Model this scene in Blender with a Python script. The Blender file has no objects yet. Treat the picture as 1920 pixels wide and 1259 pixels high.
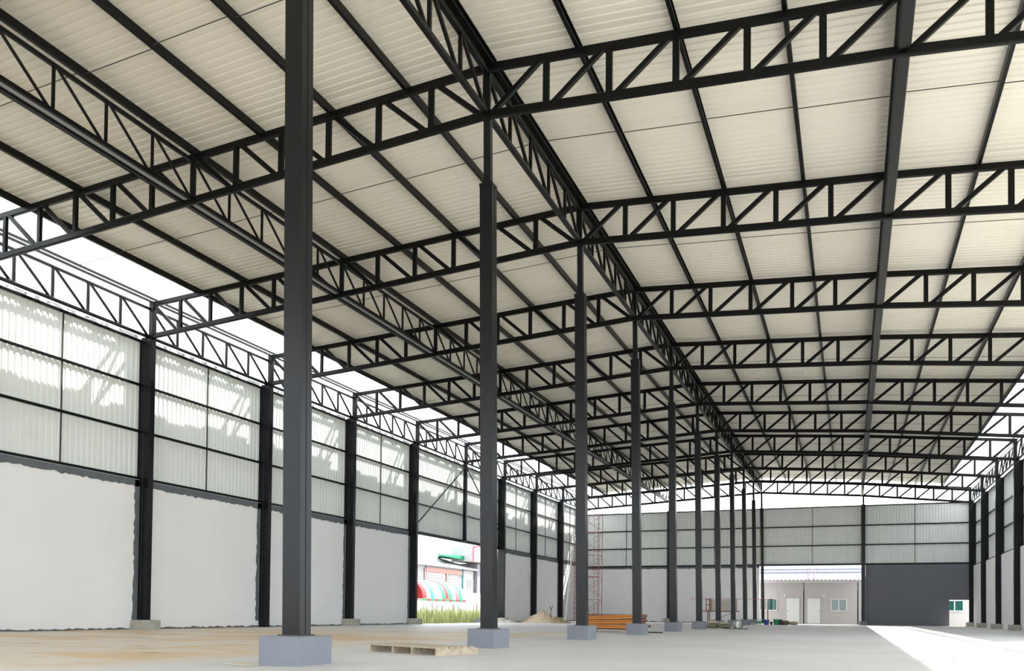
import bpy, math, random
from mathutils import Vector, Matrix

random.seed(7)
SC = bpy.context.scene
COL = SC.collection

# ------------------------------------------------------------------ camera
YAW, PITCH, ROLL = -0.3837, 0.0235, -0.0108
F_PX, PY = 1573.56, 1111.6
CAM_Z = 0.681
def rows():
    c, s = math.cos(YAW), math.sin(YAW); A = Matrix(((c, -s, 0), (0, 0, 1), (s, c, 0)))
    c, s = math.cos(PITCH), math.sin(PITCH); B = Matrix(((1, 0, 0), (0, c, -s), (0, s, c)))
    c, s = math.cos(ROLL), math.sin(ROLL); D = Matrix(((c, -s, 0), (s, c, 0), (0, 0, 1)))
    return D @ B @ A
R = rows()
cam_d = bpy.data.cameras.new('camera')
cam = bpy.data.objects.new('camera', cam_d); COL.objects.link(cam)
m3 = Matrix((R[0], R[1], -R[2])).transposed()
cam.matrix_world = Matrix.Translation((0, 0, CAM_Z)) @ m3.to_4x4()
cam_d.sensor_width = 36; cam_d.sensor_fit = 'HORIZONTAL'
cam_d.lens = F_PX / 1920 * 36
cam_d.shift_x = 0; cam_d.shift_y = (PY - 629.5) / 1920
cam_d.clip_end = 600; cam_d.clip_start = 0.05
SC.camera = cam

# ------------------------------------------------------------------ world, sun, exposure
w = bpy.data.worlds.new('sky'); SC.world = w; w.use_nodes = True
bg = w.node_tree.nodes['Background']
bg.inputs[0].default_value = (0.90, 0.955, 1.0, 1); bg.inputs[1].default_value = 1.0
sun_d = bpy.data.lights.new('sun', 'SUN'); sun_d.energy = 3.4; sun_d.angle = 0.012; sun_d.color = (1.0, 0.96, 0.90)
sun = bpy.data.objects.new('sun', sun_d); COL.objects.link(sun)
SUN_DIR = Vector((-1.0, -1.30, -1.95))
sun.rotation_euler = SUN_DIR.to_track_quat('-Z', 'Y').to_euler()
sun.location = (20, 40, 40)
SC.view_settings.view_transform = 'Standard'; SC.view_settings.look = 'None'
SC.view_settings.gamma = 1; SC.view_settings.use_curve_mapping = False
SC.view_settings.exposure = 2.06
SC.cycles.max_bounces = 10; SC.cycles.diffuse_bounces = 7; SC.cycles.glossy_bounces = 4
SC.cycles.use_denoising = True

# ------------------------------------------------------------------ materials
def mat(name, col, rough=0.6, metal=0.0, noise=None, bump=None, spec=0.5, coat=0.0):
    """noise=(scale, amount, second colour)"""
    m = bpy.data.materials.new(name); m.use_nodes = True
    nt = m.node_tree; b = nt.nodes['Principled BSDF']
    b.inputs['Base Color'].default_value = (*col, 1); b.inputs['Roughness'].default_value = rough
    b.inputs['Metallic'].default_value = metal; b.inputs['Specular IOR Level'].default_value = spec
    b.inputs['Coat Weight'].default_value = coat
    if noise:
        tc = nt.nodes.new('ShaderNodeTexCoord'); n = nt.nodes.new('ShaderNodeTexNoise')
        n.inputs['Scale'].default_value = noise[0]; n.inputs['Detail'].default_value = 5
        nt.links.new(tc.outputs['Object'], n.inputs['Vector'])
        r = nt.nodes.new('ShaderNodeValToRGB')
        r.color_ramp.elements[0].position = 0.5 - noise[1]; r.color_ramp.elements[1].position = 0.5 + noise[1]
        r.color_ramp.elements[0].color = (*noise[2], 1); r.color_ramp.elements[1].color = (*col, 1)
        nt.links.new(n.outputs['Fac'], r.inputs[0]); nt.links.new(r.outputs[0], b.inputs['Base Color'])
    if bump:
        tc = nt.nodes.new('ShaderNodeTexCoord'); n = nt.nodes.new('ShaderNodeTexNoise')
        n.inputs['Scale'].default_value = bump[0]; nt.links.new(tc.outputs['Object'], n.inputs['Vector'])
        bp = nt.nodes.new('ShaderNodeBump'); bp.inputs['Strength'].default_value = bump[1]
        bp.inputs['Distance'].default_value = 0.02
        nt.links.new(n.outputs['Fac'], bp.inputs['Height']); nt.links.new(bp.outputs[0], b.inputs['Normal'])
    return m

M = {}
M['steel'] = mat('black_paint', (0.0022, 0.0028, 0.0034), 0.34, spec=0.17, noise=(1.2, 0.3, (0.0035, 0.0035, 0.0035)))
M['column'] = mat('charcoal_paint', (0.0045, 0.006, 0.009), 0.26, spec=0.22, noise=(0.5, 0.3, (0.008, 0.0075, 0.008)))
M['roof'] = mat('cream_roof_sheet', (0.73, 0.695, 0.62), 0.38, noise=(0.35, 0.25, (0.67, 0.64, 0.565)))
M['sheet'] = mat('wall_sheet', (0.70, 0.725, 0.705), 0.42, noise=(0.7, 0.3, (0.64, 0.67, 0.65)))
M['plaster'] = mat('plaster', (0.76, 0.755, 0.755), 0.85, noise=(0.6, 0.28, (0.71, 0.71, 0.715)), bump=(3, 0.15))
M['cement'] = mat('grey_cement', (0.12, 0.135, 0.145), 0.9, noise=(4, 0.3, (0.09, 0.10, 0.11)))
M['plinth'] = mat('painted_plinth', (0.165, 0.178, 0.208), 0.6, noise=(2.5, 0.3, (0.148, 0.16, 0.19)))
M['rawcon'] = mat('raw_concrete', (0.42, 0.40, 0.34), 0.9, noise=(5, 0.2, (0.30, 0.285, 0.24)), bump=(14, 0.4))
M['flash'] = mat('white_flashing', (0.72, 0.74, 0.75), 0.5)
M['greywall'] = mat('slate_grey_render', (0.135, 0.14, 0.155), 0.8, noise=(0.4, 0.3, (0.12, 0.125, 0.14)))
M['wood'] = mat('weathered_wood', (0.46, 0.40, 0.30), 0.8, noise=(9, 0.25, (0.30, 0.24, 0.17)), bump=(30, 0.3))
M['orange'] = mat('orange_primer', (0.62, 0.235, 0.02), 0.5, noise=(4, 0.3, (0.50, 0.17, 0.015)))
M['rust'] = mat('rusty_pipe', (0.24, 0.10, 0.07), 0.7, noise=(9, 0.25, (0.14, 0.055, 0.04)))
M['dark'] = mat('dark_iron', (0.03, 0.028, 0.026), 0.6)
M['red'] = mat('red_scaffold_paint', (0.36, 0.085, 0.08), 0.6, noise=(5, 0.3, (0.22, 0.07, 0.065)))
M['sand'] = mat('sand', (0.50, 0.42, 0.31), 1.0, noise=(3, 0.25, (0.40, 0.31, 0.20)), bump=(20, 0.8))
M['sand2'] = mat('gravel', (0.36, 0.28, 0.17), 1.0, noise=(6, 0.25, (0.22, 0.16, 0.09)), bump=(20, 0.8))
M['white'] = mat('white_paint', (0.80, 0.80, 0.79), 0.5)
M['weathered'] = mat('weathered_white', (0.36, 0.36, 0.37), 0.7, noise=(0.5, 0.3, (0.32, 0.32, 0.33)))
M['sheetstack'] = mat('cream_panel', (0.46, 0.44, 0.42), 0.6)
M['pale'] = mat('pale_pink_render', (0.56, 0.52, 0.515), 0.85, noise=(0.8, 0.3, (0.54, 0.50, 0.495)))
M['canopy'] = mat('pale_blue_canopy', (0.21, 0.225, 0.30), 0.45)
M['pink'] = mat('pink_trim', (0.50, 0.06, 0.09), 0.6)
M['salmon'] = mat('salmon_band', (0.40, 0.20, 0.18), 0.7)
M['glass'] = mat('green_glass', (0.02, 0.10, 0.085), 0.08, spec=0.8)
M['curtain'] = mat('pale_curtain', (0.30, 0.32, 0.31), 0.7)
M['red_cloth'] = mat('red_canvas', (0.36, 0.01, 0.015), 0.7)
M['green_cloth'] = mat('green_canvas', (0.0, 0.17, 0.09), 0.7)
M['cyan_cloth'] = mat('cyan_canvas', (0.01, 0.26, 0.27), 0.7)
M['cream_cloth'] = mat('cream_canvas', (0.38, 0.33, 0.27), 0.7)
M['white_cloth'] = mat('white_canvas', (0.42, 0.42, 0.42), 0.7)
M['grass'] = mat('grass', (0.28, 0.32, 0.09), 0.8, noise=(2, 0.3, (0.42, 0.41, 0.20)))
M['weed'] = mat('weed', (0.11, 0.14, 0.09), 0.8)
M['ground'] = mat('pale_ground', (0.42, 0.40, 0.34), 0.95, noise=(0.2, 0.3, (0.34, 0.34, 0.26)))
M['blue'] = mat('blue_plastic', (0.02, 0.07, 0.40), 0.4)
M['green'] = mat('green_plastic', (0.01, 0.30, 0.13), 0.4)
M['drum'] = mat('grey_green_plastic', (0.30, 0.36, 0.29), 0.5)
M['sack'] = mat('olive_sacking', (0.17, 0.17, 0.10), 0.95, noise=(6, 0.3, (0.10, 0.10, 0.06)), bump=(15, 0.6))
M['sack2'] = mat('tan_sacking', (0.40, 0.34, 0.25), 0.95, bump=(15, 0.6))
M['ply'] = mat('beige_board', (0.50, 0.45, 0.37), 0.8)
M['shutter'] = mat('white_shutter', (0.34, 0.34, 0.36), 0.6)
M['lav'] = mat('lavender_grey', (0.21, 0.20, 0.25), 0.7)
M['lip'] = mat('grey_primer_lip', (0.33, 0.34, 0.35), 0.5)

def floor_mat():
    m = bpy.data.materials.new('concrete_floor'); m.use_nodes = True
    nt = m.node_tree; L = nt.links; b = nt.nodes['Principled BSDF']; N = nt.nodes.new
    tc = N('ShaderNodeTexCoord')
    def noise(scale, sc=(1, 1, 1), detail=5):
        mp = N('ShaderNodeMapping'); mp.inputs['Scale'].default_value = sc
        n = N('ShaderNodeTexNoise'); n.inputs['Scale'].default_value = scale; n.inputs['Detail'].default_value = detail
        L.new(tc.outputs['Object'], mp.inputs[0]); L.new(mp.outputs[0], n.inputs['Vector']); return n.outputs['Fac']
    def ramp(s, a, c0, d, c1):
        r = N('ShaderNodeValToRGB'); r.color_ramp.elements[0].position = a; r.color_ramp.elements[1].position = d
        r.color_ramp.elements[0].color = c0; r.color_ramp.elements[1].color = c1; L.new(s, r.inputs[0]); return r.outputs[0]
    def mapr(s, a, c):
        r = N('ShaderNodeMapRange'); r.interpolation_type = 'SMOOTHSTEP'
        r.inputs['From Min'].default_value = a; r.inputs['From Max'].default_value = c; L.new(s, r.inputs['Value']); return r.outputs[0]
    def mul(a, c):
        r = N('ShaderNodeMath'); r.operation = 'MULTIPLY'; L.new(a, r.inputs[0])
        if isinstance(c, float): r.inputs[1].default_value = c
        else: L.new(c, r.inputs[1])
        return r.outputs[0]
    def mix(f, a, c):
        r = N('ShaderNodeMixRGB'); L.new(f, r.inputs[0])
        if isinstance(a, tuple): r.inputs[1].default_value = a
        else: L.new(a, r.inputs[1])
        r.inputs[2].default_value = c; return r.outputs[0]
    base = ramp(noise(0.25, (1, 1, 1)), 0.35, (0.44, 0.435, 0.43, 1), 0.65, (0.51, 0.50, 0.485, 1))
    sx = N('ShaderNodeSeparateXYZ'); L.new(tc.outputs['Object'], sx.inputs[0])
    # damp grey wipes on the main floor
    c = mix(mul(mapr(noise(0.9, (1, .45, 1)), .58, .70), 0.35), base, (0.36, 0.36, 0.36, 1))
    # sandy smears on the left strip of the floor
    left = mapr(sx.outputs[0], -7.4, -9.6)
    nearer = mapr(sx.outputs[1], 30.0, 22.0)
    lm = mul(left, nearer)
    c = mix(mul(lm, 0.85), c, (0.52, 0.45, 0.35, 1))
    c = mix(mul(lm, mapr(noise(0.28, (.7, 1.3, 1), 8), .47, .57)), c, (0.50, 0.345, 0.18, 1))
    c = mix(mul(lm, mapr(noise(1.1, (.8, 1.6, 1), 8), .62, .67)), c, (0.36, 0.24, 0.13, 1))
    # moss near the left wall foot
    moss = mapr(sx.outputs[0], -20.2, -21.2)
    c = mix(mul(moss, mapr(noise(1.2), .40, .6)), c, (0.13, 0.15, 0.06, 1))
    L.new(c, b.inputs['Base Color'])
    rr = N('ShaderNodeMapRange'); rr.inputs['To Min'].default_value = 0.38; rr.inputs['To Max'].default_value = 0.7
    L.new(noise(1.5), rr.inputs['Value']); L.new(rr.outputs[0], b.inputs['Roughness'])
    return m
M['floor'] = floor_mat()

# ------------------------------------------------------------------ helpers
class MB:
    def __init__(s): s.v = []; s.f = []
    def add(s, vs, fs):
        n = len(s.v); s.v += [tuple(a) for a in vs]; s.f += [tuple(n + i for i in f) for f in fs]; return s
    def box(s, x0, x1, y0, y1, z0, z1):
        return s.add([(x0, y0, z0), (x1, y0, z0), (x1, y1, z0), (x0, y1, z0), (x0, y0, z1), (x1, y0, z1), (x1, y1, z1), (x0, y1, z1)],
                     [(0, 3, 2, 1), (4, 5, 6, 7), (0, 1, 5, 4), (1, 2, 6, 5), (2, 3, 7, 6), (3, 0, 4, 7)])
    def cbox(s, x0, x1, y0, y1, z0, z1, c=0.01):
        """box with its vertical edges and top rim chamfered"""
        p = [(x0 + c, y0), (x1 - c, y0), (x1, y0 + c), (x1, y1 - c), (x1 - c, y1), (x0 + c, y1), (x0, y1 - c), (x0, y0 + c)]
        q = [(min(max(a, x0 + c), x1 - c), min(max(b, y0 + c), y1 - c)) for a, b in p]
        vs = [(a, b, z0) for a, b in p] + [(a, b, z1 - c) for a, b in p] + [(a, b, z1) for a, b in q]
        fs = [tuple(range(7, -1, -1)), tuple(range(16, 24))]
        for k in (0, 8):
            fs += [(k + i, k + (i + 1) % 8, k + 8 + (i + 1) % 8, k + 8 + i) for i in range(8)]
        return s.add(vs, fs)
    def ext(s, prof, p, q, side=None):
        """profile [(a,b)] (a along the side vector, b along the up vector) swept from p to q"""
        p, q = Vector(p), Vector(q); d = (q - p).normalized()
        sd = Vector(side) if side else (Vector((0, 0, 1)).cross(d) if abs(d.z) < .99 else Vector((1, 0, 0)))
        sd = (sd - d * sd.dot(d)).normalized(); up = d.cross(sd)
        n = len(prof); vs = [p + sd * a + up * b for a, b in prof] + [q + sd * a + up * b for a, b in prof]
        return s.add(vs, [tuple(range(n - 1, -1, -1)), tuple(range(n, 2 * n))] + [(i, (i + 1) % n, n + (i + 1) % n, n + i) for i in range(n)])
    def tube(s, pts, r, n=8):
        for p, q in zip(pts, pts[1:]):
            s.ext([(r * math.cos(2 * math.pi * i / n), r * math.sin(2 * math.pi * i / n)) for i in range(n)], p, q)
        return s
    def lathe(s, prof, cx, cy, z0=0, n=20, axis='z'):
        vs = []; fs = []
        for r, z in prof:
            for i in range(n):
                a = 2 * math.pi * i / n
                if axis == 'z': vs.append((cx + r * math.cos(a), cy + r * math.sin(a), z0 + z))
                else: vs.append((cx + z, cy + r * math.cos(a), z0 + r * math.sin(a)))
        for k in range(len(prof) - 1):
            fs += [(k * n + i, k * n + (i + 1) % n, (k + 1) * n + (i + 1) % n, (k + 1) * n + i) for i in range(n)]
        fs += [tuple(range(n - 1, -1, -1)), tuple((len(prof) - 1) * n + i for i in range(n))]
        return s.add(vs, fs)
    def obj(s, name, m, parent=None, smooth=False):
        me = bpy.data.meshes.new(name); me.from_pydata(s.v, [], s.f); me.validate(); me.update()
        import bmesh
        b = bmesh.new(); b.from_mesh(me); bmesh.ops.recalc_face_normals(b, faces=b.faces); b.to_mesh(me); b.free()
        me.materials.append(M[m] if isinstance(m, str) else m)
        if smooth:
            for p in me.polygons: p.use_smooth = True
        o = bpy.data.objects.new(name, me); COL.objects.link(o)
        if parent:
            o.parent = parent
            pl = getattr(parent, '_d', None)
            o.matrix_parent_inverse = Matrix.Translation(-Vector(parent['_loc'])) if '_loc' in parent else Matrix()
        return o

def thing(name, loc, label, cat, group=None):
    o = bpy.data.objects.new(name, None); COL.objects.link(o); o.location = loc; o.empty_display_size = 0.2
    o['_loc'] = tuple(float(a) for a in loc); o['label'] = label; o['category'] = cat
    if group: o['group'] = group
    THINGS.append(o)
    return o
THINGS = []
def tag(o, label, cat, group=None):
    o['label'] = label; o['category'] = cat
    if group: o['group'] = group
    # move the origin to the base centre
    vs = [v.co for v in o.data.vertices]
    c = Vector(((min(v.x for v in vs) + max(v.x for v in vs)) / 2, (min(v.y for v in vs) + max(v.y for v in vs)) / 2, min(v.z for v in vs)))
    o.data.transform(Matrix.Translation(-c)); o.location = c
    return o
def struct(o): o['kind'] = 'structure'; return o
ORD = ['nearest the camera', 'second from the camera', 'third from the camera', 'fourth from the camera', 'fifth from the camera',
       'sixth from the camera', 'seventh from the camera', 'eighth from the camera', 'ninth from the camera', 'tenth from the camera', 'farthest from the camera']
def rect(w_, h_, c=0.012):
    a, b = w_ / 2, h_ / 2
    return [(-a + c, -b), (a - c, -b), (a, -b + c), (a, b - c), (a - c, b), (-a + c, b), (-a, b - c), (-a, -b + c)]
def chan(w_, h_, t=0.012, lip=0.03):
    """C channel open towards -a"""
    a, b = w_ / 2, h_ / 2
    return [(a, -b), (a, b), (-a, b), (-a, b - lip), (-a + t, b - lip), (-a + t, b - t), (a - t, b - t), (a - t, -b + t), (-a + t, -b + t), (-a + t, -b + lip), (-a, -b + lip), (-a, -b)]

# ------------------------------------------------------------------ layout (metres)
BAY = 6.0
def Y(k): return 8.70 + BAY * k
XL, XC, XQ, XW = -21.115, -6.574, 0.786, 8.084
XQL = (XL + XC) / 2
YB = Y(10)
def zb(x):   # bottom chord of the roof trusses
    P = [(XL, 9.517), (XC, 10.340), (XQ, 9.807), (XW, 9.018)]
    for (a, za), (b, zz) in zip(P, P[1:]):
        if x <= b or b == XW: return za + (zz - za) * (x - a) / (b - a)
def zt(x):
    P = [(XL, 10.56), (XC, 11.268), (XQ, 10.735), (XW, 10.03)]
    for (a, za), (b, zz) in zip(P, P[1:]):
        if x <= b or b == XW: return za + (zz - za) * (x - a) / (b - a)
NODES = [XL + (XC - XL) * i / 12 for i in range(13)] + [XC + (XQ - XC) * i / 6 for i in range(1, 7)] + [XQ + (XW - XQ) * i / 6 for i in range(1, 7)]
WL = XL - 0.34     # left wall sheet plane
WR = XW + 0.30     # right wall sheet plane
WB = YB + 0.16     # back wall sheet plane

# ------------------------------------------------------------------ floor and ground
struct(MB().box(WL - .1, WR + .1, -12, WB + .1, -0.25, 0).obj('floor', 'floor'))
struct(MB().box(-260, 260, -120, 330, -0.6, -0.04).obj('ground', 'ground'))

# ------------------------------------------------------------------ roof sheets (corrugated across the bays)
def corr_sheet(axis, a0, a1, prof_pts, pitch=0.2, h=0.028, rw=0.055, jag=0.0, flip=1):
    """ribbed sheet; ribs repeat along 'axis' from a0 to a1; prof_pts = polyline [(u, z)] across"""
    mb = MB(); pos = []
    n = int((a1 - a0) / pitch)
    for i in range(n + 1):
        c = a0 + i * pitch
        for d, hh in ((-rw / 2 - .012, 0), (-rw / 2 + .004, h), (rw / 2 - .004, h), (rw / 2 + .012, 0)):
            pos.append((c + d, hh))
    pos = [p for p in pos if a0 <= p[0] <= a1]
    m = len(prof_pts)
    vs = []
    rr = random.Random(5)
    for q, (c, hh) in enumerate(pos):
        blk = int((c - a0) / 0.8)
        rr.seed(blk * 31 + 5); j = rr.uniform(-jag, jag)
        for i, (u, z) in enumerate(prof_pts):
            uu = u + (j if i in (0,) else 0)
            vs.append(((uu, c, z + hh * flip) if axis == 'y' else None))
    fs = []
    for q in range(len(pos) - 1):
        for i in range(m - 1):
            fs.append((q * m + i, q * m + i + 1, (q + 1) * m + i + 1, (q + 1) * m + i))
    mb.add(vs, fs)
    return mb
RO = 0.27     # sheet above the top chord line
XE_L = NODES[0] + (XC - XL) / 12 * 1.30      # the sheets stop short of the left eave
XE_R = XW - (XW - XQ) / 6 * 1.45
pl = [XE_L] + [XL + (XC - XL) * t for t in (.25, .4, .5, .6, .8)] + [XC]
struct(corr_sheet('y', -10, YB + .25, [(x, zt(x) + RO) for x in pl], jag=0.10).obj('ceiling', 'roof'))
pr = [XE_R, 5.0, 3.0, XQ, -2.0, -4.5, XC]
struct(corr_sheet('y', -10, YB + .25, [(x, zt(x) + RO) for x in pr], jag=0.06).obj('ceiling', 'roof'))

# ------------------------------------------------------------------ columns of the middle row
def centre_column(k):
    far = k == 10
    y = Y(k); top = zb(XC) - .06
    xs = 0.18          # base stands a little to the right of the truss node
    sp = 8.95 if not far else 9.1
    wx, wy = (.26, .23) if not far else (.22, .2)
    t = thing('steel_column', (XC + xs, y, .36 if not far else 0),
              'tall dark steel column of the middle row, ' + ORD[k] + (' and painted blue-black' if k == 0 else ''), 'column', 'middle row columns')
    def X(z): return XC + .03 + (xs - .03) * (1 - z / top)
    def shaft(w_, h_, z0, z1, seam=True):
        mb = MB()
        a, b, g = w_ / 2, h_ / 2, .008
        pf = [(-a, -b), (a, -b)]
        if seam: pf += [(a, -.012), (a - g, -.008), (a - g, .008), (a, .012)]
        pf += [(a, b), (-a, b)]
        if seam: pf += [(-a, .012), (-a + g, .008), (-a + g, -.008), (-a, -.012)]
        n = len(pf)
        vs = [(X(z0) + p, y + q, z0) for p, q in pf] + [(X(z1) + p, y + q, z1) for p, q in pf]
        fs = [tuple(range(n - 1, -1, -1)), tuple(range(n, 2 * n))] + [(i, (i + 1) % n, n + (i + 1) % n, n + i) for i in range(n)]
        return mb.add(vs, fs)
    base = .36 if not far else 0.0
    shaft(wx, wy, base + .012, sp).obj('shaft', 'column', t)
    shaft(.14, .12, sp - .02, top, False).obj('upper_shaft', 'column', t)
    MB().cbox(X(base) - wx / 2 - .04, X(base) + wx / 2 + .04, y - wy / 2 - .04, y + wy / 2 + .04, base, base + .015, .004).obj('base_plate', 'dark', t)
    MB().cbox(X(sp) - wx / 2 - .008, X(sp) + wx / 2 + .008, y - wy / 2 - .008, y + wy / 2 + .008, sp - .05, sp + .006, .004).obj('cap_plate', 'column', t)
for k in range(11): centre_column(k)
for k in range(10):
    x1 = XC + .448; 
    o = MB().cbox(x1 - .555, x1, Y(k) - .375, Y(k) + .375, 0, .36, .012).obj('concrete_plinth', 'plinth')
    tag(o, 'blue-grey painted concrete plinth under the middle row column, ' + ORD[k], 'plinth', 'middle row plinths')

# ------------------------------------------------------------------ transverse roof trusses
def roof_truss(k):
    y = Y(k); far = k == 10
    tw = .12
    ch = .165
    t = thing('roof_truss', (XC, y, zb(XC)), 'black steel roof truss spanning the hall from wall to wall, ' +
              (ORD[k] if k < 10 else 'farthest, over the back wall'), 'truss', 'transverse roof trusses')
    for fn, nm, off in ((zb, 'bottom_chord', 0), (zt, 'top_chord', 0)):
        for xs in ([XL, XC], [XC, XQ, XW]):
            mb = MB()
            for a, b in zip(xs, xs[1:]):
                mb.ext(rect(.10, ch, .02), (a, y, fn(a)), (b + (.02 if b != XC else 0), y, fn(b)), (0, 1, 0))
            mb.obj(nm, 'steel', t)
    n = len(NODES)
    for i, x in enumerate(NODES):
        ww = tw * (1.25 if i == 12 else 1.0) if 0 < i < n - 1 else .19
        dx = (.06 if i == 0 else (-.06 if i == n - 1 else 0))
        MB().ext(rect(ww, .09 if 0 < i < n - 1 else .16, .012), (x + dx, y, zb(x)), (x + dx, y, zt(x) + (.08 if i in (0, n - 1) else 0)), (1, 0, 0)).obj(
            'end_post' if i in (0, n - 1) else 'vertical_strut', 'steel', t)
    for i in range(n - 1):
        a, b = NODES[i], NODES[i + 1]
        if i < 12: p, q = (a + .09, y, zt(a + .09)), (b - .09, y, zb(b - .09))
        else: p, q = (a + .09, y, zb(a + .09)), (b - .09, y, zt(b - .09))
        MB().ext(rect(.08, tw * .9, .012), p, q, (0, 1, 0)).obj('diagonal_strut', 'steel', t)
for k in range(11): roof_truss(k)

# ------------------------------------------------------------------ longitudinal trusses (five lines)
def long_truss(x, label, tw, cw, eave=0, lip=False):
    zlo, zhi = zb(x) + (-.02 if eave else .03), zt(x) - (.14 if eave else .08)
    k0, k1 = 0, 10
    t = thing('longitudinal_truss', (x, Y(0), zlo), label, 'truss', 'longitudinal roof trusses')
    xx = x + eave
    MB().ext(rect(cw, .09, .015), (xx, Y(k0) - 3, zlo), (xx, Y(k1), zlo), (1, 0, 0)).obj('bottom_chord', 'steel', t)
    MB().ext(rect(cw, .08, .015), (xx, Y(k0) - 3, zhi), (xx, Y(k1), zhi), (1, 0, 0)).obj('top_chord', 'steel', t)
    if lip:
        MB().ext(rect(.09, .07, .012), (xx - .25, Y(k0) - 3, zlo - .02), (xx - .25, Y(k1), zlo - .02), (1, 0, 0)).obj('edge_flange', 'steel', t)
        MB().ext(rect(.17, .012, .002), (xx - .125, Y(k0) - 3, zlo + .0), (xx - .125, Y(k1), zlo + .02), (1, 0, 0)).obj('flange_plate', 'lip', t)
    for k in range(k0, k1):
        for j in range(5):
            y0, y1 = Y(k) + BAY / 5 * j, Y(k) + BAY / 5 * (j + 1)
            if j: MB().ext(rect(tw, tw, .008), (xx, y0, zlo), (xx, y0, zhi), (1, 0, 0)).obj('vertical_strut', 'steel', t)
            MB().ext(rect(tw, tw * .8, .008), (xx, y0 + .06, zhi), (xx, y1 - .06, zlo), (1, 0, 0)).obj('diagonal_strut', 'steel', t)
long_truss(XC, 'black lattice truss running down the hall over the middle row of columns', .07, .12)
long_truss(XQL, 'thin black lattice truss running down the hall halfway up the left roof slope', .055, .09, lip=True)
long_truss(XQ, 'dark lattice truss running down the hall halfway down the right roof slope', .07, .20)
long_truss(XL, 'lattice truss along the top of the left wall, bluish against the sky', .075, .10, -.05)
long_truss(XW, 'lattice truss along the top of the right wall, bleached by glare', .065, .10, .05)

# ------------------------------------------------------------------ purlins, sag rods
PW = .075
def purlin(x, label, sm=False):
    z = zt(x) + .07 + .09
    s = 1 if x < XC else -1
    mb = MB().ext([(s * a, b) for a, b in (chan(.05, .07, .006, .012) if sm else chan(PW, .17, .008, .022))], (x, -9, z), (x, YB + .2, z), (1, 0, 0))
    tag(mb.obj('purlin', 'steel'), label, 'purlin', 'roof purlins')
sides = [('left', [XC + (XL - XC) * i / 8 for i in range(1, 8)]), ('right', [XC + (XQ - XC) * i / 4 for i in range(1, 5)] + [XQ + (XW - XQ) * i / 4 for i in (1, 2, 3)])]
cnt = ['first', 'second', 'third', 'fourth', 'fifth', 'sixth', 'seventh', 'eighth']
for nm, xs in sides:
    for i, x in enumerate(xs):
        purlin(x, 'dark steel purlin under the %s roof slope, %s out from the ridge' % (nm, cnt[i]))
purlin(XC - .09, 'dark steel ridge purlin just left of the roof ridge')
purlin(XC + .09, 'dark steel ridge purlin just right of the roof ridge')
purlin(XL + .10, 'thin eave purlin against the sky above the left wall, the inner of a pair', True)
purlin(XL - .12, 'thin eave purlin against the sky above the left wall, the outer of a pair', True)
purlin(XW - .10, 'thin eave purlin above the right wall, the inner of a pair', True)
purlin(XW + .12, 'thin eave purlin above the right wall, the outer of a pair', True)
allx = {'left': [XC - .09] + sides[0][1] + [XL + .1], 'right': [XC + .09] + sides[1][1] + [XW - .1]}
for nm in ('left', 'right'):
    for k in range(-1, 10):
        mb = MB(); xs = allx[nm]
        for i, (a, b) in enumerate(zip(xs, xs[1:])):
            yy = Y(k) + 3 + (.04 if i % 2 else -.04)
            mb.tube([(a, yy, zt(a) + .12), (b, yy, zt(b) + .12)], .009, 6)
        lab = 'thin dark sag rod line crossing the %s roof slope ' % nm + ('in front of the nearest truss' if k < 0 else 'mid-way behind the truss ' + ORD[k].replace(' from the camera', '').replace('nearest the camera', 'nearest'))
        tag(mb.obj('sag_rod', 'dark'), lab, 'rod', 'roof sag rods')

# ------------------------------------------------------------------ wall columns
def wall_column(x, k, side, inner):
    y = Y(k); H = zb(x) - .07
    hang = side == 'left' and k == 6
    z0 = 4.80 if hang else (.30 if not (side == 'left' and k == 3) else 0)
    w_ = .48 if not hang else .20
    if side == 'left': x0, x1 = x + .12 - w_, x + .12
    else: x0, x1 = x - .14, x - .14 + w_
    if hang:
        t = thing('steel_post', ((x0 + x1) / 2, y, z0), 'short dark post hanging above the wide doorway in the left wall with two slanting braces', 'post')
        MB().cbox(x0, x1, y - .08, y + .08, z0, H, .008).obj('post', 'column', t)
        for s in (-1, 1):
            MB().tube([(x1 - .06, y + s * .08, H - .25), (x1 - .06, y + s * 5.8, 5.35)], .035, 8).obj('brace', 'steel', t)
        return
    t = thing('wall_column', ((x0 + x1) / 2, y, z0), 'dark steel column against the %s wall, %s' % (side, inner), 'column', side + ' wall columns')
    xm = (x0 + x1) / 2
    a, b = w_ / 2, .10
    MB().add(*box_h(xm, y, a, b, z0 + .01, H)).obj('shaft', 'column', t)
    MB().cbox(x0 - .03, x1 + .03, y - .14, y + .14, z0, z0 + .015, .004).obj('base_plate', 'dark', t)
    MB().cbox(x0 - .01, x1 + .01, y - .12, y + .12, H - .0, H + .025, .004).obj('cap_plate', 'column', t)
def box_h(xm, y, a, b, z0, z1):
    g = .006
    pf = [(-a, -b), (-.02, -b), (-.01, -b + g), (.01, -b + g), (.02, -b), (a, -b), (a, b), (-a, b)]
    n = len(pf)
    return ([(xm + p, y + q, z0) for p, q in pf] + [(xm + p, y + q, z1) for p, q in pf],
            [tuple(range(n - 1, -1, -1)), tuple(range(n, 2 * n))] + [(i, (i + 1) % n, n + (i + 1) % n, n + i) for i in range(n)])
lab_p = {1: 'just outside the left edge', 2: 'first in view', 4: 'third in view', 5: 'at the near side of the doorway', 7: 'at the far side of the doorway', 8: 'behind the sand pile', 9: 'beside the red scaffold'}
lab_l = {1: 'just outside the left edge of view', 2: 'first in view', 3: 'second in view, standing without a plinth', 4: 'third in view', 5: 'at the near side of the wide doorway',
         6: '', 7: 'at the far side of the wide doorway', 8: 'behind the sand pile', 9: 'beside the red scaffold tower', 10: 'in the far corner'}
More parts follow.
